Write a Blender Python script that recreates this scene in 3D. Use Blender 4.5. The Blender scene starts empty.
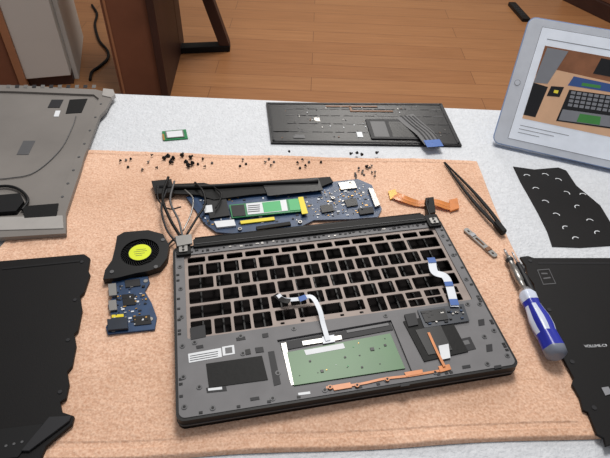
import bpy, bmesh, math, random
from mathutils import Vector, Matrix, noise
random.seed(7)
sc = bpy.context.scene
try: sc.view_settings.view_transform = 'Standard'
except Exception: pass

# ------------------------------------------------------------------ camera
FPX = 531.0
CAM = Vector((0, 0, 1.183))
p = math.radians(43.7); r = math.radians(2.46)
Fw = Vector((0, math.cos(p), -math.sin(p)))
r0 = Vector((1, 0, 0)); u0 = Vector((0, math.sin(p), math.cos(p)))
Rt = r0*math.cos(r) + u0*math.sin(r)
Up = u0*math.cos(r) - r0*math.sin(r)
cd = bpy.data.cameras.new('camera'); cam = bpy.data.objects.new('camera', cd)
sc.collection.objects.link(cam)
M = Matrix((Rt, Up, -Fw)).transposed().to_4x4(); M.translation = CAM
cam.matrix_world = M
cd.sensor_width = 36; cd.lens = FPX/610*36; cd.clip_start = 0.01
sc.camera = cam

def P(u, v, z):
    """survey: photo measurement -> real world point on the horizontal plane z"""
    d = Fw*FPX + Rt*(u-305) - Up*(v-229)
    t = (z-CAM.z)/d.z
    return CAM + d*t
def PL(pts, z): return [P(u, v, z).xy for u, v in pts]

ZT = 0.750      # table top
ZW = 0.7565     # towel surface
ZD = 0.770      # laptop deck

# ------------------------------------------------------------------ materials
def lin(c):
    c = c/255.0
    return c/12.92 if c <= .04045 else ((c+.055)/1.055)**2.4
def col(t): return (lin(t[0]), lin(t[1]), lin(t[2]), 1)
MC = {}
def mat(name, c, rough=.5, metal=0, var=0.0, vscale=60, bump=0.0, bscale=200, emit=0, c2=None, spec=.5):
    if name in MC: return MC[name]
    m = bpy.data.materials.new(name); m.use_nodes = True
    nt = m.node_tree; b = nt.nodes['Principled BSDF']
    b.inputs['Base Color'].default_value = col(c)
    b.inputs['Roughness'].default_value = rough
    b.inputs['Metallic'].default_value = metal
    b.inputs['Specular IOR Level'].default_value = spec
    tc = nt.nodes.new('ShaderNodeTexCoord')
    if True:
        v = max(var, .04)
        n = nt.nodes.new('ShaderNodeTexNoise'); n.inputs['Scale'].default_value = vscale
        n.inputs['Detail'].default_value = 4
        nt.links.new(tc.outputs['Object'], n.inputs['Vector'])
        rp = nt.nodes.new('ShaderNodeValToRGB')
        a = col(c); d = col(c2) if c2 else tuple(x*(1-v) for x in a[:3])+(1,)
        e = tuple(min(1, x*(1+v)) for x in a[:3])+(1,)
        rp.color_ramp.elements[0].color = d; rp.color_ramp.elements[0].position = .32
        rp.color_ramp.elements[1].color = e; rp.color_ramp.elements[1].position = .68
        nt.links.new(n.outputs['Fac'], rp.inputs['Fac'])
        nt.links.new(rp.outputs['Color'], b.inputs['Base Color'])
        if emit:
            nt.links.new(rp.outputs['Color'], b.inputs['Emission Color'])
            b.inputs['Emission Strength'].default_value = emit
    if bump:
        n2 = nt.nodes.new('ShaderNodeTexNoise'); n2.inputs['Scale'].default_value = bscale
        n2.inputs['Detail'].default_value = 3
        nt.links.new(tc.outputs['Object'], n2.inputs['Vector'])
        bp = nt.nodes.new('ShaderNodeBump'); bp.inputs['Strength'].default_value = bump
        bp.inputs['Distance'].default_value = .002
        nt.links.new(n2.outputs['Fac'], bp.inputs['Height'])
        nt.links.new(bp.outputs['Normal'], b.inputs['Normal'])
    MC[name] = m
    return m

m_deck = mat('deck_magnesium', (112,111,113), .6, .1, .08, 40, spec=.3)
m_latt = mat('keyboard_lattice', (142,130,124), .55, .2, .08, 60, spec=.3)
m_black = mat('black_plastic', (13,13,15), .5, 0, .1, spec=.3)
m_blackm = mat('black_matte', (10,10,11), .6, 0, .1, bump=.1, spec=.25)
m_hole = mat('dark_interior', (15,11,11), .8, 0, .4, 30, spec=.1)
m_silver = mat('silver_metal', (185,185,188), .3, .9)
m_steel = mat('steel', (150,148,145), .35, .8)
m_dgrey = mat('dark_grey', (38,38,41), .55, .05, spec=.3)
m_mgrey = mat('mid_grey', (88,88,90), .5, .2, spec=.4)
m_white = mat('white_label', (215,218,222), .5)
m_ink = mat('label_ink', (50,52,58), .6)
m_green = mat('touchpad_green', (52,104,52), .4, 0, .08, 30)
m_ssd = mat('pcb_green', (30,120,70), .4, 0, .1)
m_ssdl = mat('label_green', (70,170,105), .5)
m_pcb = mat('pcb_blue', (22,54,90), .4, 0, .25, 90)
m_pcb2 = mat('pcb_blue_dark', (16,28,44), .4, 0, .2, 90)
m_chip = mat('chip_black', (17,17,20), .4, spec=.35)
m_yel = mat('yellow_tape', (226,205,30), .5)
m_stk = mat('fan_sticker_yellow', (215,228,30), .5)
m_org = mat('orange_flex', (206,124,58), .4, 0, .14, 120)
m_gold = mat('gold_contact', (180,140,75), .4, .6)
m_ffc = mat('flat_cable_white', (215,220,228), .4)
m_ffcb = mat('cable_end_blue', (40,90,165), .45)
m_brn = mat('brown_flex', (120,78,45), .5)

# ------------------------------------------------------------------ mesh builder
class B:
    def __init__(s, name):
        s.name = name; s.bm = bmesh.new(); s.mats = []
    def mi(s, m):
        if m not in s.mats: s.mats.append(m)
        return s.mats.index(m)
    def prism(s, pts, z0, z1, m, taper=0):
        k = s.mi(m); n = len(pts)
        area = sum(pts[i][0]*pts[(i+1)%n][1]-pts[(i+1)%n][0]*pts[i][1] for i in range(n))
        if area < 0: pts = pts[::-1]
        cx = sum(q[0] for q in pts)/n; cy = sum(q[1] for q in pts)/n
        lo = [s.bm.verts.new((q[0], q[1], z0)) for q in pts]
        hi = [s.bm.verts.new((cx+(q[0]-cx)*(1-taper), cy+(q[1]-cy)*(1-taper), z1)) for q in pts]
        fs = [s.bm.faces.new(hi), s.bm.faces.new(lo[::-1])]
        for i in range(n):
            fs.append(s.bm.faces.new((lo[i], lo[(i+1)%n], hi[(i+1)%n], hi[i])))
        for f in fs: f.material_index = k
        return s
    def hull(s, verts, faces, m):
        k = s.mi(m); vs = [s.bm.verts.new(v) for v in verts]
        for f in faces:
            ff = s.bm.faces.new([vs[i] for i in f]); ff.material_index = k
    def box(s, cx, cy, w, d, z0, z1, m, a=0):
        c, n = math.cos(a), math.sin(a)
        s.prism([(cx+x*c-y*n, cy+x*n+y*c) for x, y in ((-w/2,-d/2),(w/2,-d/2),(w/2,d/2),(-w/2,d/2))], z0, z1, m)
    def cyl(s, cx, cy, rad, z0, z1, m, seg=20, taper=0):
        s.prism([(cx+rad*math.cos(2*math.pi*i/seg), cy+rad*math.sin(2*math.pi*i/seg)) for i in range(seg)], z0, z1, m, taper)
    def addmesh(s, me, m, xf=None):
        k = s.mi(m); n0 = len(s.bm.faces); v0 = len(s.bm.verts)
        s.bm.from_mesh(me)
        s.bm.faces.ensure_lookup_table(); s.bm.verts.ensure_lookup_table()
        for f in s.bm.faces[n0:]: f.material_index = k
        if xf:
            for v in s.bm.verts[v0:]: v.co = xf(v.co)
        bpy.data.meshes.remove(me)
    def plate(s, outer, holes, z0, z1, m):
        """flat plate with openings; coordinates in metres (world)"""
        ox, oy = outer[0]
        cu = bpy.data.curves.new('c', 'CURVE'); cu.dimensions = '2D'; cu.fill_mode = 'BOTH'
        cu.extrude = (z1-z0)/2*1000
        for lp in [outer]+holes:
            sp = cu.splines.new('POLY'); sp.points.add(len(lp)-1); sp.use_cyclic_u = True
            for i, q in enumerate(lp): sp.points[i].co = ((q[0]-ox)*1000, (q[1]-oy)*1000, 0, 1)
        ob = bpy.data.objects.new('c', cu); sc.collection.objects.link(ob)
        dg = bpy.context.evaluated_depsgraph_get()
        me = bpy.data.meshes.new_from_object(ob.evaluated_get(dg))
        bpy.data.objects.remove(ob); bpy.data.curves.remove(cu)
        zm = (z0+z1)/2
        s.addmesh(me, m, lambda c: Vector((c.x/1000+ox, c.y/1000+oy, c.z/1000+zm)))
    def text(s, body, origin, xdir, ydir, size, m, th=.00015):
        cu = bpy.data.curves.new('t', 'FONT'); cu.body = body; cu.size = 1; cu.extrude = 0
        ob = bpy.data.objects.new('t', cu); sc.collection.objects.link(ob)
        dg = bpy.context.evaluated_depsgraph_get()
        me = bpy.data.meshes.new_from_object(ob.evaluated_get(dg))
        bpy.data.objects.remove(ob); bpy.data.curves.remove(cu)
        o = Vector(origin); X = Vector(xdir).normalized(); Y = Vector(ydir).normalized(); 
        s.addmesh(me, m, lambda c: o + X*c.x*size + Y*c.y*size)
    def tube(s, pts, rad, m, seg=8, smooth=True):
        k = s.mi(m)
        q = crom(pts, 6) if smooth and len(pts) > 2 else [Vector(x) for x in pts]
        rings = []
        for i, c in enumerate(q):
            t = (q[min(i+1, len(q)-1)]-q[max(i-1, 0)]).normalized()
            a = t.cross(Vector((0,0,1)))
            if a.length < .05: a = t.cross(Vector((0,1,0)))
            a.normalize(); b = t.cross(a)
            rr = rad(i/(len(q)-1)) if callable(rad) else rad
            rings.append([s.bm.verts.new(c+a*rr*math.cos(2*math.pi*j/seg)+b*rr*math.sin(2*math.pi*j/seg)) for j in range(seg)])
        for i in range(len(rings)-1):
            for j in range(seg):
                f = s.bm.faces.new((rings[i][j], rings[i][(j+1)%seg], rings[i+1][(j+1)%seg], rings[i+1][j]))
                f.material_index = k; f.smooth = True
        for rg in (rings[0], rings[-1][::-1]):
            f = s.bm.faces.new(rg); f.material_index = k
    def ribbon(s, pts, w, m, th=.0003, n=6):
        k = s.mi(m); q = crom(pts, n) if len(pts) > 2 else [Vector(x) for x in pts]
        rows = []
        for i, c in enumerate(q):
            t = (q[min(i+1, len(q)-1)]-q[max(i-1, 0)]); t.z = 0
            a = Vector((-t.y, t.x, 0)).normalized()
            ww = w(i/(len(q)-1)) if callable(w) else w
            rows.append([s.bm.verts.new(c+a*ww/2*sg+Vector((0,0,dz))) for sg, dz in ((-1,0),(1,0),(1,th),(-1,th))])
        for i in range(len(rows)-1):
            for j in range(4):
                f = s.bm.faces.new((rows[i][j], rows[i+1][j], rows[i+1][(j+1)%4], rows[i][(j+1)%4])); f.material_index = k
        for rg in (rows[0], rows[-1][::-1]): s.bm.faces.new(rg).material_index = k
    def lathe(s, o, d, prof, matf, seg=32, flute=None):
        """revolve profile [(t, r)] round axis o->d"""
        d = Vector(d).normalized(); a = d.cross(Vector((0,0,1)))
        if a.length < .01: a = Vector((1,0,0))
        a.normalize(); b = a.cross(d)
        rings = []
        for t, rr in prof:
            rings.append([s.bm.verts.new(Vector(o)+d*t+(a*math.cos(2*math.pi*j/seg)+b*math.sin(2*math.pi*j/seg))*(rr*(flute(t, j/seg) if flute else 1))) for j in range(seg)])
        for i in range(len(rings)-1):
            for j in range(seg):
                f = s.bm.faces.new((rings[i][j], rings[i+1][j], rings[i+1][(j+1)%seg], rings[i][(j+1)%seg]))
                f.material_index = s.mi(matf((prof[i][0]+prof[i+1][0])/2, j/seg)); f.smooth = True
        s.bm.faces.new(rings[0]).material_index = s.mi(matf(prof[0][0], 0))
        s.bm.faces.new(rings[-1][::-1]).material_index = s.mi(matf(prof[-1][0], 0))
    def done(s, bevel=0, seg=2):
        bmesh.ops.recalc_face_normals(s.bm, faces=s.bm.faces[:])
        lo = Vector((min(v.co.x for v in s.bm.verts), min(v.co.y for v in s.bm.verts), min(v.co.z for v in s.bm.verts)))
        hi = Vector((max(v.co.x for v in s.bm.verts), max(v.co.y for v in s.bm.verts), max(v.co.z for v in s.bm.verts)))
        c = (lo+hi)/2; c.z = lo.z
        for v in s.bm.verts: v.co -= c
        me = bpy.data.meshes.new(s.name); s.bm.to_mesh(me); s.bm.free()
        for m in s.mats: me.materials.append(m)
        ob = bpy.data.objects.new(s.name, me); ob.location = c; sc.collection.objects.link(ob)
        if bevel:
            bv = ob.modifiers.new('bevel', 'BEVEL'); bv.width = bevel; bv.segments = seg; bv.limit_method = 'ANGLE'; bv.angle_limit = math.radians(50)
        return ob

def crom(pts, n):
    q = [Vector(x) for x in pts]; q = [q[0]*2-q[1]]+q+[q[-1]*2-q[-2]]
    out = []
    for i in range(1, len(q)-2):
        for k in range(n):
            t = k/n; a, b, c, d = q[i-1], q[i], q[i+1], q[i+2]
            out.append(.5*((2*b)+(c-a)*t+(2*a-5*b+4*c-d)*t*t+(3*b-a-3*c+d)*t**3))
    out.append(q[-2]); return out
def rrect(x0, y0, x1, y1, rad, n=4):
    out = []
    for cx, cy, a0 in ((x1-rad, y0+rad, -90), (x1-rad, y1-rad, 0), (x0+rad, y1-rad, 90), (x0+rad, y0+rad, 180)):
        for i in range(n+1):
            a = math.radians(a0+90*i/n); out.append((cx+rad*math.cos(a), cy+rad*math.sin(a)))
    return out
class Frame:
    def __init__(s, o, xd):
        s.o = Vector(o[:2]); s.x = (Vector(xd[:2])-s.o).normalized(); s.y = Vector((-s.x.y, s.x.x)); s.a = math.atan2(s.x.y, s.x.x)
    def __call__(s, x, y): return s.o + s.x*(x/1000) + s.y*(y/1000)
    def L(s, pts): return [s(*q) for q in pts]
    def R(s, x0, y0, x1, y1, rad=0, n=3):
        return s.L(rrect(x0, y0, x1, y1, rad, n)) if rad else s.L([(x0,y0),(x1,y0),(x1,y1),(x0,y1)])
def bilerp(c, s, t):   # c: bl br tr tl
    a = c[0].lerp(c[1], s); b = c[3].lerp(c[2], s); return a.lerp(b, t)

# ------------------------------------------------------------------ room
def floor_mat():
    m = bpy.data.materials.new('laminate_floor'); m.use_nodes = True; nt = m.node_tree; b = nt.nodes['Principled BSDF']
    tc = nt.nodes.new('ShaderNodeTexCoord')
    br = nt.nodes.new('ShaderNodeTexBrick'); br.inputs['Scale'].default_value = 1
    br.inputs['Brick Width'].default_value = 1.2; br.inputs['Row Height'].default_value = .125
    br.inputs['Mortar Size'].default_value = .0014; br.inputs['Mortar Smooth'].default_value = .2; br.offset = .37
    br.inputs['Color1'].default_value = col((176,124,82)); br.inputs['Color2'].default_value = col((166,114,74))
    br.inputs['Mortar'].default_value = col((120,78,50))
    nt.links.new(tc.outputs['Object'], br.inputs['Vector'])
    mp = nt.nodes.new('ShaderNodeMapping'); mp.inputs['Scale'].default_value = (2, 40, 1)
    nt.links.new(tc.outputs['Object'], mp.inputs['Vector'])
    n = nt.nodes.new('ShaderNodeTexNoise'); n.inputs['Scale'].default_value = 2; n.inputs['Detail'].default_value = 6
    nt.links.new(mp.outputs['Vector'], n.inputs['Vector'])
    rp = nt.nodes.new('ShaderNodeValToRGB'); rp.color_ramp.elements[0].color = (.84,.82,.79,1); rp.color_ramp.elements[1].color = (1.05,1.05,1.05,1)
    rp.color_ramp.elements[0].position = .3; rp.color_ramp.elements[1].position = .7
    nt.links.new(n.outputs['Fac'], rp.inputs['Fac'])
    mx = nt.nodes.new('ShaderNodeMix'); mx.data_type = 'RGBA'; mx.blend_type = 'MULTIPLY'; mx.inputs['Factor'].default_value = 1
    nt.links.new(br.outputs['Color'], mx.inputs['A']); nt.links.new(rp.outputs['Color'], mx.inputs['B'])
    nt.links.new(mx.outputs['Result'], b.inputs['Base Color']); b.inputs['Roughness'].default_value = .35
    return m
b = B('floor'); b.prism([(-3.5,-1.5),(3.5,-1.5),(3.5,5),(-3.5,5)], -.05, 0, floor_mat()); b.done()
m_wall = mat('wall_paint', (205,200,190), .9)
b = B('wall_back'); b.prism([(-3.5,5),(3.5,5),(3.5,5.1),(-3.5,5.1)], -.05, 2.6, m_wall); b.done()
b = B('wall_left'); b.prism([(-3.6,-1.5),(-3.5,-1.5),(-3.5,5.1),(-3.6,5.1)], -.05, 2.6, m_wall); b.done()
b = B('wall_right'); b.prism([(3.5,-1.5),(3.6,-1.5),(3.6,5.1),(3.5,5.1)], -.05, 2.6, m_wall); b.done()
b = B('baseboard_back'); b.prism([(-3.5,4.98),(3.5,4.98),(3.5,5),(-3.5,5)], 0, .1, m_white); b.done()

# furniture in the background
m_wood = mat('walnut_veneer', (112,72,54), .45, 0, .15, 6, spec=.3)
m_wood2 = mat('dark_wood', (60,38,32), .5, 0, .15, 6, spec=.3)
m_panel = mat('cabinet_panel_grey', (190,188,184), .5, 0, .05, 3)
m_orw = mat('cabinet_wood', (150,104,74), .5, 0, .12, 6)
b = B('side_cabinet')
A = P(30,90,0); A2 = P(74,86,0)
dv = (A2-A).xy; nv = Vector((-dv.y, dv.x)).normalized(); ex = dv.normalized()
b.prism([A.xy, A2.xy, A2.xy+nv*.5, A.xy+nv*.5], .05, .98, m_panel)
b.prism([A.xy+nv*.02, A2.xy+nv*.02, A2.xy+nv*.5, A.xy+nv*.5], 0, .05, m_wood2)
b.prism([A.xy-ex*.03-nv*.012, A.xy-nv*.012, A.xy+nv*.5, A.xy-ex*.03+nv*.5], 0, 1.0, m_orw)
b.prism([A.xy-ex*.7, A.xy-ex*.031, A.xy-ex*.031+nv*.5, A.xy-ex*.7+nv*.5], 0, 1.0, m_wood)
b.prism([A2.xy+nv*.06, A2.xy+ex*.02+nv*.06, A2.xy+ex*.02+nv*.5, A2.xy+nv*.5], 0, .98, m_panel)
b.prism([A.xy-ex*.72-nv*.02, A2.xy+ex*.02-nv*.02, A2.xy+ex*.02+nv*.52, A.xy-ex*.72+nv*.52], 1.0, 1.03, m_wood)
b.done(.003)

b = B('computer_desk')
q = [P(122,98,0), P(170,98,0)]
f0 = P(160,55,0); f1 = P(230,52,0)
e = (q[1]-q[0]).xy.normalized(); n2 = Vector((-e.y, e.x))
b.prism([q[0].xy, q[1].xy, q[1].xy+n2*.04, q[0].xy+n2*.04], 0, .82, m_wood)
b.prism([q[1].xy-e*.03-n2*.02, q[1].xy-n2*.02, q[1].xy+n2*.55, q[1].xy-e*.03+n2*.55], 0, .82, m_wood2)
b.prism([q[0].xy+e*.01-n2*.006, q[0].xy+e*.02-n2*.006, q[0].xy+e*.02, q[0].xy+e*.01], 0, .82, m_orw)
b.prism([f0.xy, f1.xy, f1.xy+n2*.06, f0.xy+n2*.06], 0, .03, m_blackm)
lo = [f1.xy-e*.05, f1.xy, f1.xy+n2*.06, f1.xy-e*.05+n2*.06]; hi = [x-e*.22 for x in lo]
b.hull([(*x, .03) for x in lo]+[(*x, .82) for x in hi], [(0,1,2,3),(4,5,6,7),(0,1,5,4),(1,2,6,5),(2,3,7,6),(3,0,4,7)], m_wood2)
b.prism([f0.xy+e*.02, f0.xy+e*.10, f0.xy+e*.10+n2*.05, f0.xy+e*.02+n2*.05], 0, .82, m_wood2)
b.prism([q[0].xy-n2*.05, f1.xy+e*.1-n2*.5, f1.xy+e*.1+n2*.2, q[0].xy+n2*.65], .82, .85, m_wood)
b.done(.003)
b = B('power_cable')
b.tube([P(92,5,.007), P(97,14,.007), P(95,25,.007), P(99,40,.007), P(107,50,.007), P(108,58,.007), P(100,66,.007), P(92,72,.007), P(90,80,.007)], .0065, m_blackm)
b.done()
b = B('wood_bench')
g = [P(562,0,0), P(640,38,0)]
e = (g[1]-g[0]).xy.normalized(); n2 = Vector((-e.y, e.x))
b.prism([g[0].xy, g[1].xy, g[1].xy+n2*.4, g[0].xy+n2*.4], .0, .08, m_wood2)
b.prism([g[0].xy+n2*.02, g[1].xy+n2*.02, g[1].xy+n2*.4, g[0].xy+n2*.4], .08, .36, m_wood)
b.prism([g[0].xy-n2*.02, g[1].xy-n2*.02, g[1].xy+n2*.42, g[0].xy+n2*.42], .36, .39, m_wood2)
b.done(.003)
b = B('remote_control')
fr = Frame(P(511,5,0), P(526,22,0))
L = (P(526,22,0)-P(511,5,0)).length*1000
b.prism(fr.R(0,-22,L,22,8), 0, .018, m_black)
for i in range(6):
    for j in (-10,0,10):
        c = fr(L*.2+i*L*.11, j); b.cyl(c.x, c.y, .003, .018, .0195, m_mgrey, 10)
b.done(.002)

# ------------------------------------------------------------------ table
m_table = mat('table_plastic_white', (206,209,214), .5, 0, .06, 170, bump=.8, bscale=260, spec=.3)
b = B('folding_table')
ye = P(305,100,ZT).y
b.prism(rrect(-1.0,-.25,1.05,ye,.04,6), ZT-.04, ZT, m_table)
for lx in (-.8, .85):
    for ly in (0, ye-.15):
        b.cyl(lx, ly, .014, 0, ZT-.04, m_mgrey, 14)
    b.tube([(lx,0,.12),(lx,ye-.15,.12)], .011, m_mgrey, smooth=False)
b.done(.008, 4)

# ------------------------------------------------------------------ towel
def towel_mat():
    m = bpy.data.materials.new('terry_peach'); m.use_nodes = True; nt = m.node_tree; bs = nt.nodes['Principled BSDF']
    tc = nt.nodes.new('ShaderNodeTexCoord')
    n = nt.nodes.new('ShaderNodeTexNoise'); n.inputs['Scale'].default_value = 480; n.inputs['Detail'].default_value = 3
    v = nt.nodes.new('ShaderNodeTexNoise'); v.inputs['Scale'].default_value = 14; v.inputs['Detail'].default_value = 5
    for x in (n, v): nt.links.new(tc.outputs['Object'], x.inputs['Vector'])
    rp = nt.nodes.new('ShaderNodeValToRGB')
    rp.color_ramp.elements[0].color = col((206,160,132)); rp.color_ramp.elements[0].position = .28
    rp.color_ramp.elements[1].color = col((243,206,180)); rp.color_ramp.elements[1].position = .72
    nt.links.new(n.outputs['Fac'], rp.inputs['Fac'])
    r2 = nt.nodes.new('ShaderNodeValToRGB'); r2.color_ramp.elements[0].color = (.88,.85,.82,1); r2.color_ramp.elements[1].color = (1,1,1,1)
    r2.color_ramp.elements[0].position = .35; r2.color_ramp.elements[1].position = .62
    nt.links.new(v.outputs['Fac'], r2.inputs['Fac'])
    mx = nt.nodes.new('ShaderNodeMix'); mx.data_type = 'RGBA'; mx.blend_type = 'MULTIPLY'; mx.inputs['Factor'].default_value = 1
    nt.links.new(rp.outputs['Color'], mx.inputs['A']); nt.links.new(r2.outputs['Color'], mx.inputs['B'])
    nt.links.new(mx.outputs['Result'], bs.inputs['Base Color'])
    bs.inputs['Roughness'].default_value = 1; bs.inputs['Specular IOR Level'].default_value = .05
    bs.inputs['Sheen Weight'].default_value = .2
    bp = nt.nodes.new('ShaderNodeBump'); bp.inputs['Strength'].default_value = .4; bp.inputs['Distance'].default_value = .0015
    nt.links.new(n.outputs['Fac'], bp.inputs['Height']); nt.links.new(bp.outputs['Normal'], bs.inputs['Normal'])
    return m
def polyat(pts, s):
    ls = [(pts[i+1]-pts[i]).length for i in range(len(pts)-1)]; T = sum(ls)*s
    for i, l in enumerate(ls):
        if T <= l or i == len(ls)-1: return pts[i].lerp(pts[i+1], min(1, T/l))
        T -= l
lft = [P(84,148,ZW), P(-200,470,ZW)]
rgt = crom([P(u,v,ZW) for u,v in ((478,159),(508,232),(552,318),(604,436))], 8)
N = 540
bm = bmesh.new(); g = []
for j in range(N+1):
    t = j/N; a = polyat(lft, t); c = polyat(rgt, t); row = []
    for i in range(N+1):
        s = i/N; q = a.lerp(c, s)
        q.y += noise.noise(Vector((s*4, 3, 0)))*.005*(abs(t-.5)*2)**2
        ex_ = min(s, 1-s)*.85; ey_ = min(t, 1-t)*.6; ed = min(ex_, ey_)
        z = ZW-.0016 + noise.noise(q*380)*.0004 + noise.noise(q*130)*.0003 + noise.noise(q*22)*.0011
        if .014 < ed < .022: z -= .0008
        if ed < .004: z = ZT+.0008 + math.sin(ed/.004*math.pi/2)*(z-ZT-.0008)
        row.append(bm.verts.new((q.x, q.y, max(z, ZT+.0005))))
    g.append(row)
for j in range(N):
    for i in range(N):
        bm.faces.new((g[j][i], g[j][i+1], g[j+1][i+1], g[j+1][i])).smooth = True
bmesh.ops.recalc_face_normals(bm, faces=bm.faces[:])
me = bpy.data.meshes.new('bath_towel'); bm.to_mesh(me); bm.free(); me.materials.append(towel_mat())
tw = bpy.data.objects.new('bath_towel', me); sc.collection.objects.link(tw)

# ------------------------------------------------------------------ laptop chassis
LF = Frame(P(176,422,ZD), P(520,366,ZD))
b = B('laptop_chassis')
W, D = 304, 200
b.prism(LF.R(0,0,W,D,7,6), ZW-.0008, ZW+.0022, m_hole)
b.plate(LF.R(0,0,W,D,7,6), [LF.R(3.2,3.2,W-3.2,D-5,5,5)], ZW+.0022, ZD-.0006, m_black)
b.plate(LF.R(-.5,-.5,W+.5,D+.3,7.5,6), [LF.R(1,1,W-1,D-1,6.5,6)], ZW+.0045, ZW+.0056, m_mgrey)
kx0, kx1, ky0, ky1 = 11.5, 292.5, 79, 186
tp = PL([(277,340),(391,320),(412,371),(293,390)], ZD)
bat = PL([(403,322),(447,313),(468,352),(424,362)], ZD)
b.plate(LF.R(2.4,2.4,W-2.4,D-4,5.5,5), [LF.R(kx0,ky0,kx1,ky1,2), tp], ZD-.0022, ZD, m_deck)
rows = [[1.15]+[1.07]*12+[1.05], [1]*13+[2.05], [1.5]+[1]*12+[1.55], [1.8]+[1]*11+[2.25], [2.3]+[1]*10+[2.75]]
pitch = (kx1-kx0-4)/15.05; holes = []; y = ky1-2
hs = [10.8]+[18.2]*4
for ri, rw in enumerate(rows):
    x = kx0+2; k = (kx1-kx0-4)/sum(rw)
    for u in rw:
        holes.append(LF.R(x+1.4, y-hs[ri]+1.5, x+u*k-1.4, y-1.5, 1.3, 2)); x += u*k
    y -= hs[ri]
x = kx0+2; bot = [1.2,1,1,1.1,5.1,1.1,1.1]
for u in bot:
    if u < 5: holes.append(LF.R(x+1.4, ky0+2.4, x+u*pitch-1.4, y-1.4, 1.3, 2))
    else:
        for k in range(4):
            xx = x+1+k*(u*pitch-2)/4; holes.append(LF.R(xx+1.6, ky0+7, xx+(u*pitch-2)/4-1.6, y-1.8, 1.3, 2))
        for k in range(5):
            xx = x+8+k*(u*pitch-16)/4; holes.append(LF.R(xx-2, ky0+2.5, xx+2, ky0+5, .8, 2))
    x += u*pitch
ym = (ky0+1.2+y)/2
for i in range(3):
    holes.append(LF.R(x+1.2, ky0+2, x+pitch-1.2, ym-.6, 1, 2))
    holes.append(LF.R(x+1.2, ym+.8, x+pitch-1.2, y-1.2, 1, 2)); x += pitch*1.08
b.plate(LF.R(kx0-.2,ky0-.2,kx1+.2,ky1+.2,2), holes, ZD-.0026, ZD-.0012, m_latt)
for i in range(14):
    x = kx0+14+i*19.4; b.prism(LF.R(x, ky0, x+1.6, ky1), ZW+.0022, ZW+.005, m_black)
for i in range(46):
    x = 20+i*5.8+random.uniform(-1,1)
    c = LF(x, 190.5+random.uniform(-1.5,1.5)); b.box(c.x, c.y, random.uniform(.0015,.004), random.uniform(.0012,.003), ZD, ZD+.0008, random.choice([m_black,m_mgrey,m_steel,m_dgrey,m_black]), LF.a)
b.prism(LF.R(22,194,286,206,2), ZW+.002, ZD+.003, m_blackm)
b.tube([Vector((*LF(24,207),ZD-.002)), Vector((*LF(284,207),ZD-.002))], .0045, m_black, 14, False)
b.prism(LF.R(24,197.5,284,198), ZD+.003, ZD+.0036, m_mgrey)
for x in (12, 294):
    b.prism(LF.R(x-8,184,x+7,203,1.5), ZD, ZD+.0035, m_blackm)
    b.prism(LF.R(x-5,187,x+4,196,1), ZD+.0035, ZD+.005, m_steel)
    for yy in (189.5,194):
        c = LF(x-.5, yy); b.cyl(c.x, c.y, .0013, ZD+.005, ZD+.0058, m_black, 12)
bos = [(7,y) for y in (12,40,72,105,140,170)]+[(297,y) for y in (12,40,72,105,140,170)]+[(x,7) for x in (30,80,125,180,225,275)]+[(x,74) for x in (18,60,110,200,285)]+[(60,55),(88,30),(240,22),(285,35),(20,28)]
for q in bos:
    c = LF(*q); b.cyl(c.x, c.y, .0024, ZD, ZD+.0006, m_mgrey, 16); b.cyl(c.x, c.y, .0012, ZD+.0006, ZD+.0009, m_black, 12)
for i in range(34):
    q = random.choice([(4.6, random.uniform(15,180)), (299.4, random.uniform(15,180)), (random.uniform(15,290), 4.6)])
    c = LF(*q); b.box(c.x, c.y, .003, .0022, ZD, ZD+.0005, random.choice([m_black,m_dgrey]), LF.a)
def pp(px, h0, h1, m, base=ZD): b.prism(PL(px, base), base+h0, base+h1, m)
pp([(206,364),(262,356),(268,380),(209,388)], 0, .0006, m_blackm)
pp([(188,354),(221,348),(222,357),(189,363)], 0, .0003, m_white)
pp([(222,347),(234,345),(235,354),(223,356)], 0, .0003, m_white)
for i in range(3):
    pp([(190,356+i*2.2),(218,351.2+i*2.2),(218,352+i*2.2),(190,356.8+i*2.2)], .0003, .00035, m_ink)
pp([(225,348),(232,347),(232.5,353),(225.5,354)], .0003, .00035, m_mgrey)
pp([(206,388),(226,386),(227,391),(207,393)], 0, .0003, m_dgrey)
pp([(208,388.6),(222,387),(222.3,389.6),(208.3,391)], .0003, .0004, m_white)
pp([(298,393),(310,391.5),(310.5,394),(298.5,395.5)], 0, .0003, m_white)
pp([(245,350),(250,349),(251,354),(246,355)], 0, .0006, m_black)
pp([(255,348),(263,347),(264,352),(256,353)], 0, .0006, m_dgrey)
pp([(268,352),(274,351),(281,384),(274,386)], 0, .0004, m_dgrey)
pp([(190,328),(205,325),(206,337),(191,340)], -.001, .0004, m_dgrey)
for (u,v,w_,h_) in ((196,346,7,3),(236,338,9,3),(262,334,6,4),(250,398,9,3),(400,384,9,3),(462,366,8,3),(486,345,6,7),(478,320,6,6),(494,366,7,3)):
    pp([(u,v),(u+w_,v-w_*.16),(u+w_+.6,v+h_-w_*.16),(u+.6,v+h_)], 0, .0004, m_dgrey)
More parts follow.
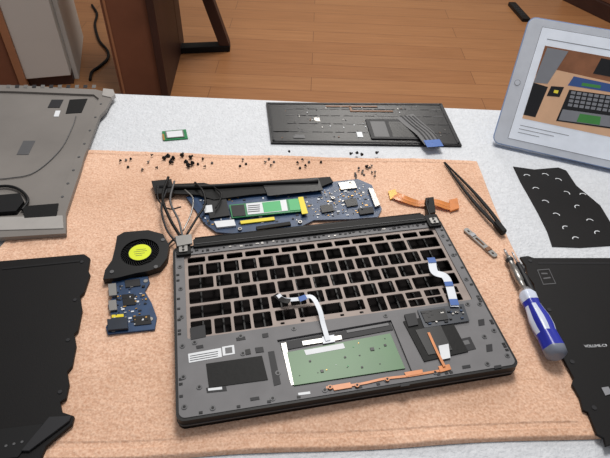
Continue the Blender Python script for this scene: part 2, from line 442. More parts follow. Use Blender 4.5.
# touchpad
ZP = ZD-.0022
b.prism(tp, ZP-.001, ZP, m_mgrey)
pp([(280,343),(390,323),(393,330),(282,351)], 0, .0008, m_dgrey, ZP)
pp([(346,331),(388,323.5),(389,326),(347,333.5)], .0008, .0012, m_mgrey, ZP)
pp([(287,353),(390,334),(405,369),(294,386)], 0, .0012, m_green, ZP)
pp([(281,344),(286,343),(294,385),(291,386)], 0, .0010, m_steel, ZP)
pp([(304,351),(343,344),(345,349),(306,356)], .0012, .0014, m_white, ZP)
pp([(302,342),(341,336),(342,340),(303,346)], .0008, .0013, m_steel, ZP)
pp([(322,338),(334,336),(335,343),(323,345)], .0012, .0022, m_ffc, ZP)
for (u,v,s_) in ((322,372,3),(372,350,4),(345,358,2),(385,346,2.5),(310,362,2),(362,368,2)):
    c = P(u,v,ZP); b.box(c.x, c.y, s_*.0009, s_*.0008, ZP+.0012, ZP+.0019, m_chip, LF.a)
for i in range(12):
    c = bilerp([Vector(x) for x in PL([(296,382),(400,366),(388,338),(290,356)], ZP)], random.random(), random.random())
    b.box(c.x, c.y, random.uniform(.0006,.0016), random.uniform(.0006,.001), ZP+.0012, ZP+.0016, random.choice([m_white,m_gold,m_chip,m_ssdl]), LF.a)
# right black module
b.prism(bat, ZD, ZD+.0012, m_blackm)
pp([(415,331),(440,326),(452,351),(428,356)], .0012, .0018, m_chip)
pp([(438,347),(448,345),(450,359),(441,361)], .0018, .0021, m_white)
pp([(404,316),(415,314),(418,326),(408,328)], .0, .0025, m_dgrey)
pp([(417,311),(463,305),(469,322),(424,329)], .0012, .0020, m_pcb2)
pp([(420,313),(444,310),(448,321),(425,324)], .0020, .0030, m_chip)
for i in range(22):
    c = bilerp([Vector(x) for x in PL([(426,326),(466,320),(461,308),(420,313)], ZD)], random.random(), random.random())
    b.box(c.x, c.y, random.uniform(.001,.004), random.uniform(.0008,.002), ZD+.0020, ZD+.0032, random.choice([m_chip,m_steel,m_chip,m_pcb,m_dgrey]), LF.a)
pp([(452,341),(470,337),(476,349),(459,353)], 0, .0005, m_dgrey)
pp([(455,343),(468,340),(470,344),(457,347)], .0005, .0006, m_mgrey)
def z3(px, h, base=ZD): return [P(u,v,base)+Vector((0,0,h)) for u,v in px]
b.ribbon(z3([(428,334),(436,352),(444,368)], .0024), .0025, m_org)
b.ribbon(z3([(326,388),(340,387),(362,384),(385,379),(410,376),(446,370)], .0006), .0022, m_org)
pp([(332,386),(350,383),(352,388),(334,391)], .0004, .0012, m_org)
pp([(404,373),(422,370),(423,374),(406,377)], .0008, .0012, m_org)
pp([(438,367),(449,365),(451,370),(440,373)], .0008, .0014, m_org)
for u,v in ((330,388),(357,386),(387,380)):
    c = P(u,v,ZD); b.cyl(c.x, c.y, .0020, ZD+.001, ZD+.002, m_org, 14); b.cyl(c.x, c.y, .001, ZD+.002, ZD+.0024, m_black, 10)
# white ribbon (touchpad)
b.ribbon([P(278,296,ZD)+Vector((0,0,.002)), P(284,302,ZD)+Vector((0,0,.004)), P(298,303,ZD)+Vector((0,0,.006)), P(311,302,ZD)+Vector((0,0,.008)), P(319,313,ZD)+Vector((0,0,.006)), P(323,326,ZD)+Vector((0,0,.003)), P(328,341,ZD)+Vector((0,0,.0005))], .0046, m_ffc)
b.ribbon([P(275,295,ZD)+Vector((0,0,.0005)), P(283,303,ZD)+Vector((0,0,.0046)), P(290,305,ZD)+Vector((0,0,.0058))], .006, m_black)
b.ribbon([P(299,304,ZD)+Vector((0,0,.0070)), P(306,302,ZD)+Vector((0,0,.0080))], .006, m_ffcb)
b.ribbon([P(431,262,ZD)+Vector((0,0,.003)), P(434,274,ZD)+Vector((0,0,.003)), P(444,279,ZD)+Vector((0,0,.004)), P(449,290,ZD)+Vector((0,0,.004)), P(454,309,ZD)+Vector((0,0,.0035))], .0085, m_ffc)
b.ribbon([P(430,260,ZD)+Vector((0,0,.0036)), P(432,265,ZD)+Vector((0,0,.0036))], .0085, m_ffcb)
b.ribbon([P(447,285,ZD)+Vector((0,0,.0052)), P(448.5,289,ZD)+Vector((0,0,.0048))], .0085, m_ffcb)
b.ribbon([P(452,302,ZD)+Vector((0,0,.0046)), P(454,308,ZD)+Vector((0,0,.0044))], .0085, m_ffcb)
# cables on the left hinge
for k, (pts, rr) in enumerate([
    ([(170,186,.010),(164,205,.008),(171,225,.006),(180,240,.005),(186,250,.003)], .0018),
    ([(176,190,.010),(172,210,.010),(180,228,.008),(184,244,.005)], .0013),
    ([(196,190,.008),(204,200,.010),(206,212,.008),(198,224,.006),(188,240,.005)], .0014),
    ([(168,196,.006),(163,215,.008),(168,236,.006),(180,250,.003)], .0012),
    ([(186,196,.006),(194,206,.008),(192,220,.006),(184,236,.004)], .0009),
    ([(158,192,.006),(160,206,.004),(170,214,.004),(182,212,.004)], .0009)]):
    b.tube([P(u,v,ZW)+Vector((0,0,h+.004)) for u,v,h in pts], rr, (m_blackm,m_mgrey,m_black,m_dgrey,m_steel,m_black)[k])
pp([(176,240),(192,238),(193,247),(178,250)], .0035, .006, m_steel)
pp([(424,204),(432,203),(434,218),(426,220)], .0, .010, m_blackm, ZW)
b.tube([P(426,206,ZW)+Vector((0,0,.012)), P(424,214,ZW)+Vector((0,0,.016)), P(428,226,ZW)+Vector((0,0,.014))], .0015, m_black)
b.done(.0003, 1)

# ------------------------------------------------------------------ generic PCB parts
def scatter(b, quad, n, z, mats, smin=.001, smax=.004, h=.001, a=0):
    q = [Vector(x) for x in quad]
    for i in range(n):
        c = bilerp(q, random.random(), random.random())
        b.box(c.x, c.y, random.uniform(smin,smax), random.uniform(smin,smax*.7), z, z+random.uniform(.4,1)*h, random.choice(mats), a)

# ------------------------------------------------------------------ motherboard
b = B('motherboard')
Z = ZW+.003; mf = Frame(P(205,222,Z), P(305,214,Z))
def pm(px, h0, h1, m, base=Z): b.prism(PL(px, base), base+h0, base+h1, m)
pm([(186,196),(212,188),(262,184),(330,181),(358,178),(372,184),(382,208),(378,216),(352,218),(314,219),(300,226),(262,229),(240,233),(216,231),(204,222),(196,210)], -.0035, -.0015, m_pcb)
zb = Z-.0015
scatter(b, PL([(205,226),(375,214),(362,182),(196,196)], Z), 190, zb, [m_chip,m_chip,m_steel,m_pcb2,m_gold,m_white,m_pcb2], .0008, .004, .0010, mf.a)
scatter(b, PL([(308,218),(376,213),(364,184),(322,190)], Z), 110, zb, [m_chip,m_steel,m_gold,m_white,m_pcb2], .0006, .0022, .0008, mf.a)
pm([(154,186),(204,184),(212,186),(330,178),(333,183),(316,190),(250,196),(214,201),(198,196),(158,194)], .0, .0022, m_blackm)
b.tube([P(160,190,Z)+Vector((0,0,.004)), P(210,189,Z)+Vector((0,0,.004)), P(262,186,Z)+Vector((0,0,.004)), P(318,184,Z)+Vector((0,0,.004))], .0028, m_black)
pm([(262,184),(318,180),(323,192),(268,198)], .0022, .0034, m_chip)
pm([(152,184),(172,182),(174,195),(156,197)], -.0035, .005, m_black)
pm([(338,183),(354,181),(357,188),(341,190)], -.0015, .0006, m_steel)
pm([(344,200),(356,198),(358,205),(347,207)], -.0015, .0004, m_chip)
pm([(368,189),(373,190),(380,206),(375,208)], -.0035, .0022, m_steel)
pm([(358,209),(373,207),(374,213),(360,215)], -.0015, .0010, m_dgrey)
pm([(320,206),(332,204),(334,211),(322,213)], -.0015, .0006, m_chip)
pm([(229,206),(302,199),(305,212),(232,219)], .0005, .0018, m_ssd)
pm([(231,207),(244,206),(246,217),(233,218)], .0018, .0026, m_chip)
pm([(246,205),(286,201),(288,212),(248,216)], .0018, .0023, m_white)
pm([(262,204),(280,202),(282,212),(264,214)], .0023, .0024, m_ssdl)
for i in range(4):
    pm([(248,207+i*2),(260,206+i*2),(260,206.8+i*2),(248,207.8+i*2)], .0024, .00245, m_ink)
pm([(288,201),(300,200),(302,211),(290,212)], .0018, .0024, m_ssdl)
pm([(298,199),(303,198.5),(308,215),(302,216)], .0024, .0030, m_yel)
pm([(240,221),(274,217),(275,220),(241,224)], -.001, .0004, m_yel)
pm([(256,227),(290,222),(291,225),(257,230)], -.0012, .0010, m_blackm)
pm([(206,200),(226,198),(230,216),(210,219)], -.001, .0012, m_chip)
pm([(203,207),(212,206),(213,213),(205,214)], .0012, .0020, m_white)
pm([(214,222),(234,220),(236,226),(217,228)], -.0015, .001, m_white)
b.tube([P(214,190,Z)+Vector((0,0,.005)), P(222,200,Z)+Vector((0,0,.008)), P(216,212,Z)+Vector((0,0,.006))], .001, m_black)
for u,v in ((205,192),(333,198),(362,210),(300,222),(240,229),(350,183)):
    c = P(u,v,Z); b.cyl(c.x, c.y, .0024, zb, Z+.0008, m_steel, 16); b.cyl(c.x, c.y, .0012, Z+.0008, Z+.0010, m_black, 10)
b.done(.0002, 1)

# ------------------------------------------------------------------ cooling fan
b = B('laptop_cooling_fan')
out = PL([(117,236),(124,232),(148,230),(163,234),(169,245),(167,258),(160,267),(148,271),(136,273),(116,278),(103,279),(105,270),(112,260),(115,248)], ZW+.007)
hub = P(140,252,ZW+.007); fr = .0235
circ = [(hub.x+fr*.86*math.cos(2*math.pi*i/40), hub.y+fr*.86*math.sin(2*math.pi*i/40)) for i in range(40)]
b.prism(out, ZW-.0008, ZW+.0008, m_black)
inn = [Vector(q).lerp(hub.xy, .06) for q in out]
b.plate(out, [inn], ZW+.0008, ZW+.0062, m_black)
b.plate(out, [circ], ZW+.0062, ZW+.007, m_black)
b.cyl(hub.x, hub.y, .0125, ZW+.001, ZW+.0066, m_chip, 32)
for i in range(37):
    a = 2*math.pi*i/37; q = []
    for k in range(5):
        rr = .012+.0080*k/4; aa = a+.35*(k/4)**1.5; q.append(Vector((hub.x+rr*math.cos(aa), hub.y+rr*math.sin(aa), ZW+.0015)))
    for k in range(4):
        v0, v1 = q[k], q[k+1]; pn = Vector((-(v1-v0).y, (v1-v0).x, 0)).normalized()*.00025
        b.prism([(v0-pn).xy, (v1-pn).xy, (v1+pn).xy, (v0+pn).xy], ZW+.0015, ZW+.0055, m_chip)
b.cyl(hub.x, hub.y, .0118, ZW+.0066, ZW+.0069, m_stk, 32)
fa = LF.a
for dx, dy, w_ in ((0,.004,.010),(0,.0012,.014),(0,-.002,.011),(0,-.005,.007)):
    b.box(hub.x+dx, hub.y+dy, w_, .0007, ZW+.0069, ZW+.00695, m_ink, fa)
for u,v in ((112,272),(163,240),(156,267)):
    c = P(u,v,ZW+.007); b.cyl(c.x, c.y, .0022, ZW+.007, ZW+.0078, m_mgrey, 14)
b.tube([P(u,v,ZW+.004) for u,v in ((168,245),(172,241),(176,238))], .0012, m_black)
b.done(.0003, 1)

# ------------------------------------------------------------------ IO board
b = B('io_daughterboard')
zi = ZW
q = PL([(112,281),(148,277),(150,283),(145,292),(152,304),(157,318),(155,330),(108,335),(106,328),(112,318),(108,306),(113,298)], zi)
b.prism(q, zi-.0008, zi+.0014, m_pcb)
scatter(b, PL([(112,330),(150,326),(144,284),(116,286)], zi), 80, zi+.0014, [m_chip,m_white,m_steel,m_gold,m_chip,m_pcb2], .0008, .0034, .0012, LF.a)
def pi_(px, h0, h1, m): b.prism(PL(px, zi), zi+h0, zi+h1, m)
pi_([(109,287),(117,286),(118,298),(110,299)], .0014, .005, m_steel)
pi_([(109,303),(117,302),(118,312),(110,313)], .0014, .004, m_steel)
pi_([(125,282),(140,280),(141,287),(126,289)], .0014, .0025, m_dgrey)
pi_([(122,296),(134,295),(136,306),(124,307)], .0014, .0024, m_chip)
pi_([(108,322),(128,320),(129,331),(109,333)], .0014, .0048, m_pcb2)
pi_([(133,318),(150,316),(152,325),(135,327)], .0014, .0022, m_chip)
pi_([(112,316),(124,315),(124,318),(112,319)], .0014, .002, m_yel)
for u,v in ((146,282),(151,320),(114,331)):
    c = P(u,v,zi); b.cyl(c.x, c.y, .0024, zi+.0014, zi+.002, m_steel, 14)
b.done(.0002, 1)

# ------------------------------------------------------------------ wifi card
b = B('wireless_card')
q = PL([(162,132),(186,130),(188,139),(164,141)], ZT+.0005); cc = sum((Vector(x) for x in q), Vector((0,0)))/4
b.prism(q, ZT, ZT+.0018, m_ssd)
b.prism([Vector(x).lerp(cc,.25) for x in q], ZT+.0018, ZT+.003, m_steel)
b.prism([Vector(x).lerp(cc,.35) for x in q], ZT+.003, ZT+.0032, m_white)
b.prism(PL([(162,134),(164,134),(165,140),(163,140)], ZT+.0018), ZT+.0018, ZT+.002, m_gold)
b.done()

# ------------------------------------------------------------------ keyboard back plate
b = B('keyboard_backplate')
zk = ZT; kq = PL([(266,102),(442,103),(462,145),(271,142)], zk+.004)
kf = [Vector(x) for x in kq]; kc = [kf[3],kf[2],kf[1],kf[0]]
m_kb = mat('keyboard_back_film', (17,16,20), .35, 0, .3, 30, spec=.3)
b.prism(kq, zk, zk+.0035, m_kb)
def kb(s0,t0,s1,t1,h0,h1,m):
    b.prism([bilerp(kc,s0,t0),bilerp(kc,s1,t0),bilerp(kc,s1,t1),bilerp(kc,s0,t1)], zk+h0, zk+h1, m)
kb(.01,.02,.99,.05,.0035,.0042,m_dgrey); kb(.01,.95,.99,.98,.0035,.0042,m_dgrey)
kb(.01,.02,.02,.98,.0035,.0042,m_dgrey); kb(.98,.02,.99,.98,.0035,.0042,m_dgrey)
for t in (.25,.45,.65,.82):
    for i in range(15):
        s = .03+i*.063+random.uniform(0,.01); kb(s,t,s+.05,t+.012,.0035,.0038,m_mgrey if random.random()<.25 else m_dgrey)
for i in range(70):
    s, t = random.uniform(.03,.95), random.uniform(.08,.92)
    kb(s,t,s+random.uniform(.003,.007),t+random.uniform(.012,.03),.0038,.0042,random.choice([m_steel,m_mgrey,m_brn,m_white,m_dgrey]))
kb(.02,.25,.10,.85,.0037,.0044,m_chip); kb(.33,.88,.62,.91,.0038,.0044,m_brn); kb(.46,.76,.7,.79,.0038,.0044,m_brn); kb(.46,.79,.472,.90,.0038,.0044,m_brn)
kb(.46,.14,.49,.26,.0038,.0042,m_white); kb(.62,.82,.66,.9,.0038,.0043,m_mgrey); kb(.12,.10,.18,.18,.0038,.0042,m_mgrey)
kb(.53,.10,.80,.56,.0038,.0052,m_dgrey); kb(.55,.14,.63,.50,.0052,.0054,m_mgrey); kb(.65,.14,.78,.50,.0052,.0053,m_chip)
kb(.25,.5,.28,.60,.0038,.0042,m_steel)
Vz = Vector((0,0,1))
b.ribbon([P(404,119,zk)+Vz*.0054, P(414,128,zk)+Vz*.0056, P(424,138,zk)+Vz*.008, P(432,150,zk)+Vz*.010], lambda s: .030-.004*s, m_mgrey)
for k in (-.009,-.003,.003,.009):
    b.ribbon([P(406,119,zk)+Vector((k,0,.0060)), P(416,128,zk)+Vector((k,0,.0062)), P(426,138,zk)+Vector((k,0,.0086)), P(433,149,zk)+Vector((k,0,.0106))], .0022, m_dgrey, .0002)
b.ribbon([P(430,146,zk)+Vz*.0104, P(434,153,zk)+Vz*.0106], .024, m_ffcb)
b.done(.0003, 1)

# ------------------------------------------------------------------ display lid (silver)
m_lid = mat('lid_aluminium', (126,121,117), .5, .25, .14, 7, bump=.04, spec=.4)
m_lid2 = mat('lid_edge', (178,174,170), .4, .4)
b = B('laptop_display_lid')
zl = ZW
lo = PL([(-60,84),(20,86),(96,90),(104,92),(112,98),(106,110),(100,116),(84,158),(82,166),(66,214),(66,234),(0,238),(-110,242)], zl+.004)
li = PL([(-54,90),(20,92),(94,95),(99,99),(92,118),(76,158),(56,208),(54,214),(0,217),(-95,220)], zl+.004)
b.prism(lo, zl-.0005, zl+.0018, m_lid)
b.plate(lo, [li], zl+.0018, zl+.005, m_lid)
def pl(px,h0,h1,m): b.prism(PL(px,zl), zl+h0, zl+h1, m)
pl([(-100,224),(64,219),(65,232),(-106,237)], .005, .006, m_lid2)
pl([(24,210),(60,207),(58,220),(26,222)], .0018, .0062, m_blackm)
pl([(70,101),(88,100),(82,114),(66,115)], .0018, .0026, m_blackm)
pl([(52,101),(64,101),(60,109),(48,109)], .0018, .0026, m_dgrey)
pl([(56,112),(61,112),(59,118),(54,118)], .0018, .0026, m_white)
pl([(24,142),(36,142),(29,156),(17,156)], .0018, .0024, m_mgrey)
pl([(0,200),(22,198),(26,206),(18,216),(-10,218)], .0018, .008, m_black)
b.tube([P(u,v,zl+.005) for u,v in ((-20,190),(5,186),(20,190),(28,200),(22,210))], .0018, m_black)
b.tube([P(u,v,zl+.003) for u,v in ((-20,180),(10,178),(35,172),(60,150),(72,128),(76,116))], .0006, m_mgrey)
for i in range(11):
    u = 8+i*8.5; pl([(u,88),(u+4,88),(u+3.5,91),(u-.5,91)], .005, .0056, m_dgrey if i%2 else m_steel)
for i in range(9):
    t = i/8; u = 104-44*t; v = 104+106*t; c = P(u-3,v,zl+.005); b.cyl(c.x, c.y, .0018, zl+.005, zl+.0057, m_mgrey, 12)
pl([(104,92),(114,93),(116,98),(112,101),(103,99)], .0, .0065, m_lid2)
b.done(.0006, 1)

# ------------------------------------------------------------------ black bottom cover (left)
m_cov = mat('cover_black', (11,9,10), .55, 0, .12, 25, bump=.06, bscale=900, spec=.25)
b = B('laptop_bottom_cover')
q = PL([(-60,268),(0,261),(84,254),(90,258),(88,270),(90,274),(84,292),(80,296),(82,310),(78,330),(74,334),(76,345),(72,366),(67,372),(69,384),(66,398),(60,402),(62,412),(74,416),(72,424),(46,446),(32,478),(-80,490)], ZW+.003)
b.prism(q, ZW-.0006, ZW+.003, m_cov)
def pc(px,h0,h1,m): b.prism(PL(px,ZW+.003), ZW+h0, ZW+h1, m)
pc([(2,268),(80,260),(80,262),(2,270)], .003, .0036, m_black)
pc([(50,418),(72,417),(70,422),(30,452),(22,452)], .003, .0055, m_dgrey)
pc([(-20,432),(44,424),(18,458),(-30,462)], .003, .0042, m_black)
for u,v in ((6,446),(14,444),(22,442)): c = P(u,v,ZW+.0042); b.cyl(c.x, c.y, .0012, ZW+.0042, ZW+.0047, m_mgrey, 12)
for u,v in ((86,262),(79,300),(72,340),(64,392)): c = P(u-4,v,ZW+.003); b.cyl(c.x, c.y, .002, ZW+.003, ZW+.0037, m_dgrey, 12)
b.done(.0004, 1)

# ------------------------------------------------------------------ screws
b = B('laptop_screws')
def screw(u, v, big=1.0, m=m_steel, z=ZW-.0008):
    c = P(u, v, z); a = random.uniform(0, 6.28); d = Vector((math.cos(a), math.sin(a), 0)); zz = Vector((c.x, c.y, z+.0015*big))
    if random.random() < .6:
        b.lathe(zz, d, [(0,.0001),(0.0001,.0017*big),(.0008*big,.0017*big),(.0009*big,.0009*big),(.0032*big,.0008*big),(.0034*big,.0002)], lambda t,s: m, 12)
    else:
        b.lathe(Vector((c.x,c.y,z-.0003)), Vector((.02,.01,1)), [(0,.0018*big),(.0008*big,.0017*big),(.0009*big,.0009*big),(.0022*big,.0008*big),(.0024*big,.0002)], lambda t,s: m, 12)
for u,v in [(121,161),(126,160),(128,167),(131,160),(148,163),(151,156),(158,168),(143,170),(198,164),(203,160),(206,167),(212,163),(240,166),(246,164),(243,160),(266,163),(270,166),(274,162),(269,159),(297,163),(302,160),(305,166),(309,162),(300,168),(289,152),(321,162)]:
    screw(u,v,1.0,random.choice([m_steel,m_black,m_black,m_mgrey]))
for u,v in [(164,160),(168,156),(170,163),(174,159),(186,162),(190,159),(193,164),(188,166),(182,157)]:
    screw(u,v,1.7,m_black)
for i in range(16): screw(random.uniform(353,382), random.uniform(166,180), .9, random.choice([m_steel,m_mgrey,m_steel,m_black]))
for u,v in [(350,155),(357,153),(362,156),(376,154),(366,168)]: screw(u,v,1.3,m_black)
b.done()

# ------------------------------------------------------------------ orange flex cable (thin, translucent film)
m_flex = mat('flex_film_orange', (220,138,66), .3, 0, .1, 80)
bsn = m_flex.node_tree.nodes['Principled BSDF']; bsn.inputs['Transmission Weight'].default_value = .25
b = B('flex_ribbon_cable')
ctr = [(393,195),(402,200),(418,204),(434,204),(448,207),(456,206)]
b.ribbon([P(u,v,ZW)+Vector((0,0,h)) for (u,v),h in zip(ctr,(.0006,.0030,.0010,.0030,.0012,.0006))], lambda s: .011+.004*abs(s-.5)*2, m_flex, .0003, 8)
b.ribbon([P(u,v,ZW)+Vector((0,0,h+.0003)) for (u,v),h in zip(ctr,(.0006,.0030,.0010,.0030,.0012,.0006))], .003, m_org, .0002, 8)
b.prism(PL([(388,192),(395,190),(398,198),(390,200)], ZW), ZW-.0006, ZW+.0016, m_gold)
b.prism(PL([(449,201),(457,199),(459,209),(450,212)], ZW), ZW-.0006, ZW+.0018, m_org)
b.done()

# ------------------------------------------------------------------ tweezers
b = B('tweezers')
t0 = P(444,163,ZW); t1 = P(504,233,ZW+.003); d = (t1-t0); n3 = Vector((-d.y, d.x, 0)).normalized()
for sg in (-1, 1):
    pts = []
    for s, o in ((0,.0008),(.12,.0016),(.3,.0036),(.5,.0050),(.7,.0048),(.88,.0030),(1,.0012)):
        pts.append(t0+d*s+n3*o*sg+Vector((0,0,.0002)))
    b.ribbon(pts, lambda s: .0009+.0036*min(1, s*1.6)*(1 if s<.85 else 1-(s-.85)*1.5), m_blackm, .0022)
b.prism([(t1-n3*.0034-d*.12).xy, (t1-n3*.003).xy, (t1+n3*.003).xy, (t1+n3*.0034-d*.12).xy], ZW-.0005, ZW+.0068, m_blackm)
b.done(.0003,1)

# ------------------------------------------------------------------ small metal bracket
b = B('metal_bracket')
f = Frame(P(465,229,ZW), P(496,257,ZW)); Lm = (P(496,257,ZW)-P(465,229,ZW)).length*1000
b.plate(f.R(0,-3.4,Lm,3.4,2.5), [f.R(4,-1.2,7,1.2,.8), f.R(Lm*.35,-1.5,Lm*.62,1.5,.8), f.R(Lm-7,-1.2,Lm-4,1.2,.8)], ZW-.0008, ZW+.0012, m_steel)
b.prism(f.R(Lm*.2,-3.4,Lm*.3,3.4), ZW+.0012, ZW+.0022, m_silver)
b.prism(f.R(Lm*.7,-3.4,Lm*.8,3.4), ZW+.0012, ZW+.0022, m_brn)
b.done(.0003,1)

# ------------------------------------------------------------------ screwdrivers
m_blue = mat('handle_blue', (38,48,160), .3); m_wht = mat('handle_clear_white', (200,208,226), .3); m_cap = mat('handle_cap_grey', (120,126,140), .35)
b = B('screwdriver')
s0 = P(504,249,ZW+.004); s1 = P(558,357,ZW+.0125); d = s1-s0; Ls = d.length; dd = d.normalized()
hs_ = .47*Ls
prof = sorted([(0,.0006),(.004,.0016),(.012,.0016),(.013,.003),(.018,.0045),(.022,.0032),(.03,.0032),(.0305,.0042),(.050,.0042),(.051,.0033),(hs_-.006,.0033),(hs_-.005,.0065),(hs_-.001,.0072),(hs_+.004,.0092),(hs_+.012,.0086),(hs_+.018,.0080),(hs_+.026,.0092),(hs_+.036,.0108),(hs_+.046,.0108),(hs_+.052,.0098),(Ls-.008,.0105),(Ls-.003,.0098),(Ls,.006)])
def sm(t, s):
    if t < .012: return m_silver
    if t < .0305: return m_steel if (t < .017 or t > .022) else m_dgrey
    if t < .0505: return m_steel
    if t < hs_-.0055: return m_steel
    if t < hs_: return m_silver
    if t > Ls-.008: return m_cap
    if t < hs_+.010: return m_wht
    return m_wht if (int(s*12) % 2 == 0 and t < hs_+.05) and (t > hs_+.02) else m_blue
b.lathe(s0, dd, prof, sm, 48, lambda t, s: 1 if (t < hs_ or t > Ls-.006) else 1+.05*math.cos(s*6*2*math.pi))
b.done()
b = B('precision_screwdriver')
s0 = P(512,252,ZW+.0048); s1 = P(538,303,ZW+.0062); d = s1-s0; L2 = d.length
b.lathe(s0, d, [(0,.0006),(.002,.0012),(L2*.22,.0012),(L2*.24,.0026),(L2*.42,.0032),(L2*.45,.0026),(L2*.5,.0034),(L2*.9,.0034),(L2*.93,.0028),(L2,.0026)],
        lambda t,s: m_silver if t < L2*.23 else (m_black if int(s*16)%2 else m_dgrey), 32)
b.done()

# ------------------------------------------------------------------ insulation sheet with white marks (right)
b = B('insulation_sheet')
zs = ZT
q = PL([(513,167),(534,170),(558,168),(566,171),(576,186),(600,206),(612,226),(612,246),(580,248),(552,247),(547,232),(538,214),(528,196),(520,182)], zs)
b.prism(q, zs, zs+.001, m_cov)
for u,v in ((527,177),(545,176),(558,181),(536,190),(566,194),(545,203),(578,208),(556,216),(590,222),(566,229),(598,234),(576,240),(583,196)):
    c = P(u,v,zs); a0 = random.uniform(-.5,1)
    pts = [Vector((c.x+.0042*math.cos(a0+k*.5), c.y+.0042*math.sin(a0+k*.5), zs+.001)) for k in range(6)]
    b.ribbon(pts, .0011, m_white, .0002, 2)
b.done()

# ------------------------------------------------------------------ black panel (right)
b = B('access_panel')
zp = ZW
q = PL([(520,257),(528,256),(534,258),(640,258),(760,450),(640,455),(612,444),(606,446),(604,438),(597,434),(588,412),(583,410),(580,398),(572,384),(574,378),(560,352),(555,338),(548,326),(544,312),(536,296),(534,284),(528,276),(526,266)], zp+.002)
b.prism(q, zp-.0008, zp+.0022, m_cov)
def pr(px,h0,h1,m): b.prism(PL(px,zp+.002), zp+h0, zp+h1, m)
def fr_out(px, m):
    o = [Vector(x) for x in PL(px, zp+.002)]; c = sum(o, Vector((0,0)))/len(o)
    b.plate([tuple(x) for x in o], [[tuple(x.lerp(c,.10)) for x in o]], zp+.0022, zp+.0025, m)
fr_out([(537,270),(549,269),(556,284),(543,285)], m_mgrey)
pr([(541,273),(547,273),(548,274.4),(541.5,274.4)], .0022, .0024, m_mgrey)
pr([(543,278),(550,277),(551,278.4),(543.6,279.4)], .0022, .0024, m_mgrey)
pr([(538,263),(612,263),(612,264),(538,264)], .0022, .0026, m_dgrey)
pr([(601,388),(608,387),(612,394),(605,396)], .0022, .003, m_silver)
a_ = P(584,349,zp); b_ = P(606,348,zp); xd = b_-a_
b.text("VOLUME-C9", (a_.x, a_.y, zp+.0025), xd, Vector((-xd.y, xd.x, 0)), .0042, m_white)
for u,v in ((526,261),(545,310),(568,362),(590,408)): c = P(u+4,v,zp+.002); b.cyl(c.x, c.y, .0022, zp+.0022, zp+.0028, m_dgrey, 12)
b.done(.0003,1)

# ------------------------------------------------------------------ tablet
m_bez = mat('tablet_bezel_white', (214,220,230), .25); m_case = mat('tablet_case_blue', (140,165,205), .5)
m_scr = mat('screen_page_white', (214,220,230), .15, emit=.28)
m_sw = mat('screen_wood', (128,84,58), .2, emit=.2, var=.15); m_sb = mat('screen_dark', (20,20,24), .2, emit=.1)
m_sp = mat('screen_peach', (204,164,132), .2, emit=.2); m_sg = mat('screen_green', (60,120,60), .2, emit=.3); m_sgr = mat('screen_grey', (120,122,128), .2, emit=.2)
m_sbl = mat('screen_blue', (50,75,125), .2, emit=.3); m_sy = mat('screen_yellow', (215,200,60), .2, emit=.3)
B0 = P(491,144,ZT+.003); C0 = P(610,171,ZT+.003)
ex = (C0-B0).normalized(); pv = Vector((-ex.y, ex.x, 0)); th = math.radians(61)
ey = pv*math.cos(th)+Vector((0,0,1))*math.sin(th); ez = ex.cross(ey)
if ez.dot(CAM-B0) < 0: ez = -ez
B0 = B0 + Vector((0,0,.003))
TW, TH = .243, .172
def slab(b, pts, d0, d1, m):
    n = len(pts); vs = [B0+ex*x+ey*y+ez*d0 for x,y in pts]+[B0+ex*x+ey*y+ez*d1 for x,y in pts]
    b.hull(vs, [tuple(range(n)), tuple(range(2*n-1,n-1,-1))]+[(i,(i+1)%n,(i+1)%n+n,i+n) for i in range(n)], m)
b = B('tablet_computer')
slab(b, rrect(0,0,TW,TH,.010,5), -.0095, -.0008, m_case)
slab(b, rrect(.0012,.0012,TW-.0012,TH-.0012,.009,5), -.0008, 0, m_bez)
sx0, sx1, sy0, sy1 = .020, TW-.020, .011, TH-.011
slab(b, [(sx0-.0006,sy0-.0006),(sx1+.0006,sy0-.0006),(sx1+.0006,sy1+.0006),(sx0-.0006,sy1+.0006)], 0, .0002, m_sgr)
slab(b, [(sx0,sy0),(sx1,sy0),(sx1,sy1),(sx0,sy1)], 0, .0003, m_scr)
def sq(x0,y0,x1,y1,m,d=.0005): slab(b, [(sx0+x0,sy0+y0),(sx0+x1,sy0+y0),(sx0+x1,sy0+y1),(sx0+x0,sy0+y1)], .0003, d, m)
# picture on the page: photograph of a dismantled laptop on a towel
PX0, PY0, PW, PH = .010, .030, .180, .098
def pic(pts, m, d): slab(b, [(sx0+PX0+x*PW, sy0+PY0+y*PH) for x,y in pts], .0003, d, m)
pic([(0,0),(1,0),(1,1),(0,1)], m_sw, .0005)
pic([(0,0),(.9,0),(.8,.68),(.12,.72),(0,.6)], m_sp, .0006)
pic([(0,.50),(.10,.52),(.17,.98),(.02,.98)], m_sgr, .0008)
pic([(0,.05),(.09,.05),(.11,.48),(0,.50)], m_sb, .0008)
pic([(.38,.76),(.66,.76),(.68,.96),(.40,.97)], m_sb, .0008)
pic([(.24,.55),(.56,.57),(.57,.67),(.26,.68)], m_sbl, .0008)
pic([(.33,.58),(.46,.59),(.46,.63),(.33,.62)], m_sg, .0009)
pic([(.12,.36),(.21,.38),(.22,.52),(.13,.50)], m_sb, .0008)
pic([(.16,.42),(.19,.42),(.19,.46),(.16,.46)], m_sy, .0009)
pic([(.24,.06),(.72,.12),(.62,.54),(.26,.50)], m_sb, .0008)
pic([(.255,.08),(.70,.14),(.66,.28),(.26,.23)], m_sgr, .0009)
pic([(.38,.105),(.54,.125),(.53,.235),(.385,.22)], m_sg, .0010)
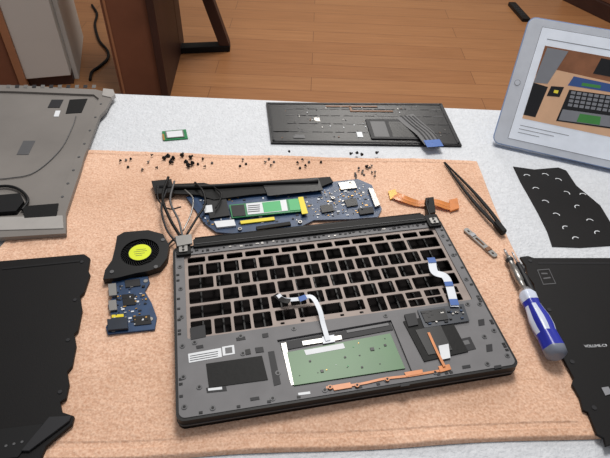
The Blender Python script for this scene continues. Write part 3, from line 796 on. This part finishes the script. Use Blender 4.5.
for i in range(9):
    for j in range(4):
        x = .285+i*.040-j*.002; y = .285+j*.055+i*.0045
        pic([(x,y),(x+.030,y+.003),(x+.029,y+.040),(x-.001,y+.037)], m_sgr, .0009)
pic([(.80,.30),(.95,.28),(1,.02),(.86,.0)], m_sb, .0008)
pic([(.76,.74),(1,.60),(1,.86),(.84,.94)], m_sgr, .0008)
pic([(.76,.40),(.80,.40),(.86,.16),(.82,.16)], m_sbl, .0008)
for k in range(3): sq(.010,.020-k*.005,.075-k*.018,.0208-k*.005,m_sgr)
sq(.010,.136,.12,.137,m_sgr); sq(.10,.143,.16,.1438,m_sgr)
slab(b, [(.010+.0040*math.cos(i*.5236), TH/2+.0040*math.sin(i*.5236)) for i in range(12)], 0, .0003, m_sgr)
slab(b, [(.010+.0034*math.cos(i*.5236), TH/2+.0034*math.sin(i*.5236)) for i in range(12)], .0003, .0004, m_bez)
x0 = .05; x1 = TW-.03
top = B0+ey*.11-ez*.0095
a1 = top+ex*x0; a2 = top+ex*x1; foot = top+pv*.075; foot.z = ZT+.001
c1 = foot+ex*x0; c2 = foot+ex*x1
o = pv*.003
b.hull([a1,a2,c2,c1,a1+o,a2+o,c2+o,c1+o], [(0,1,2,3),(7,6,5,4),(0,1,5,4),(1,2,6,5),(2,3,7,6),(3,0,4,7)], m_case)
b.done(.0003,1)

# ------------------------------------------------------------------ lights
w = bpy.data.worlds.new('world'); sc.world = w; w.use_nodes = True
w.node_tree.nodes['Background'].inputs[0].default_value = (.97,.97,1,1); w.node_tree.nodes['Background'].inputs[1].default_value = .36
def area(name, loc, tgt, size, power, c):
    l = bpy.data.lights.new(name, 'AREA'); l.size = size; l.energy = power; l.color = c
    o = bpy.data.objects.new(name, l); o.location = loc; sc.collection.objects.link(o)
    o.rotation_euler = (Vector(tgt)-Vector(loc)).to_track_quat('-Z','Y').to_euler()
area('ceiling_lamp', (.1,1.25,2.5), (0,.55,.75), .6, 30, (1,.97,.925))
area('ceiling_lamp_far', (.3,3.2,2.5), (0,2.8,0), .8, 36, (1,.96,.9))
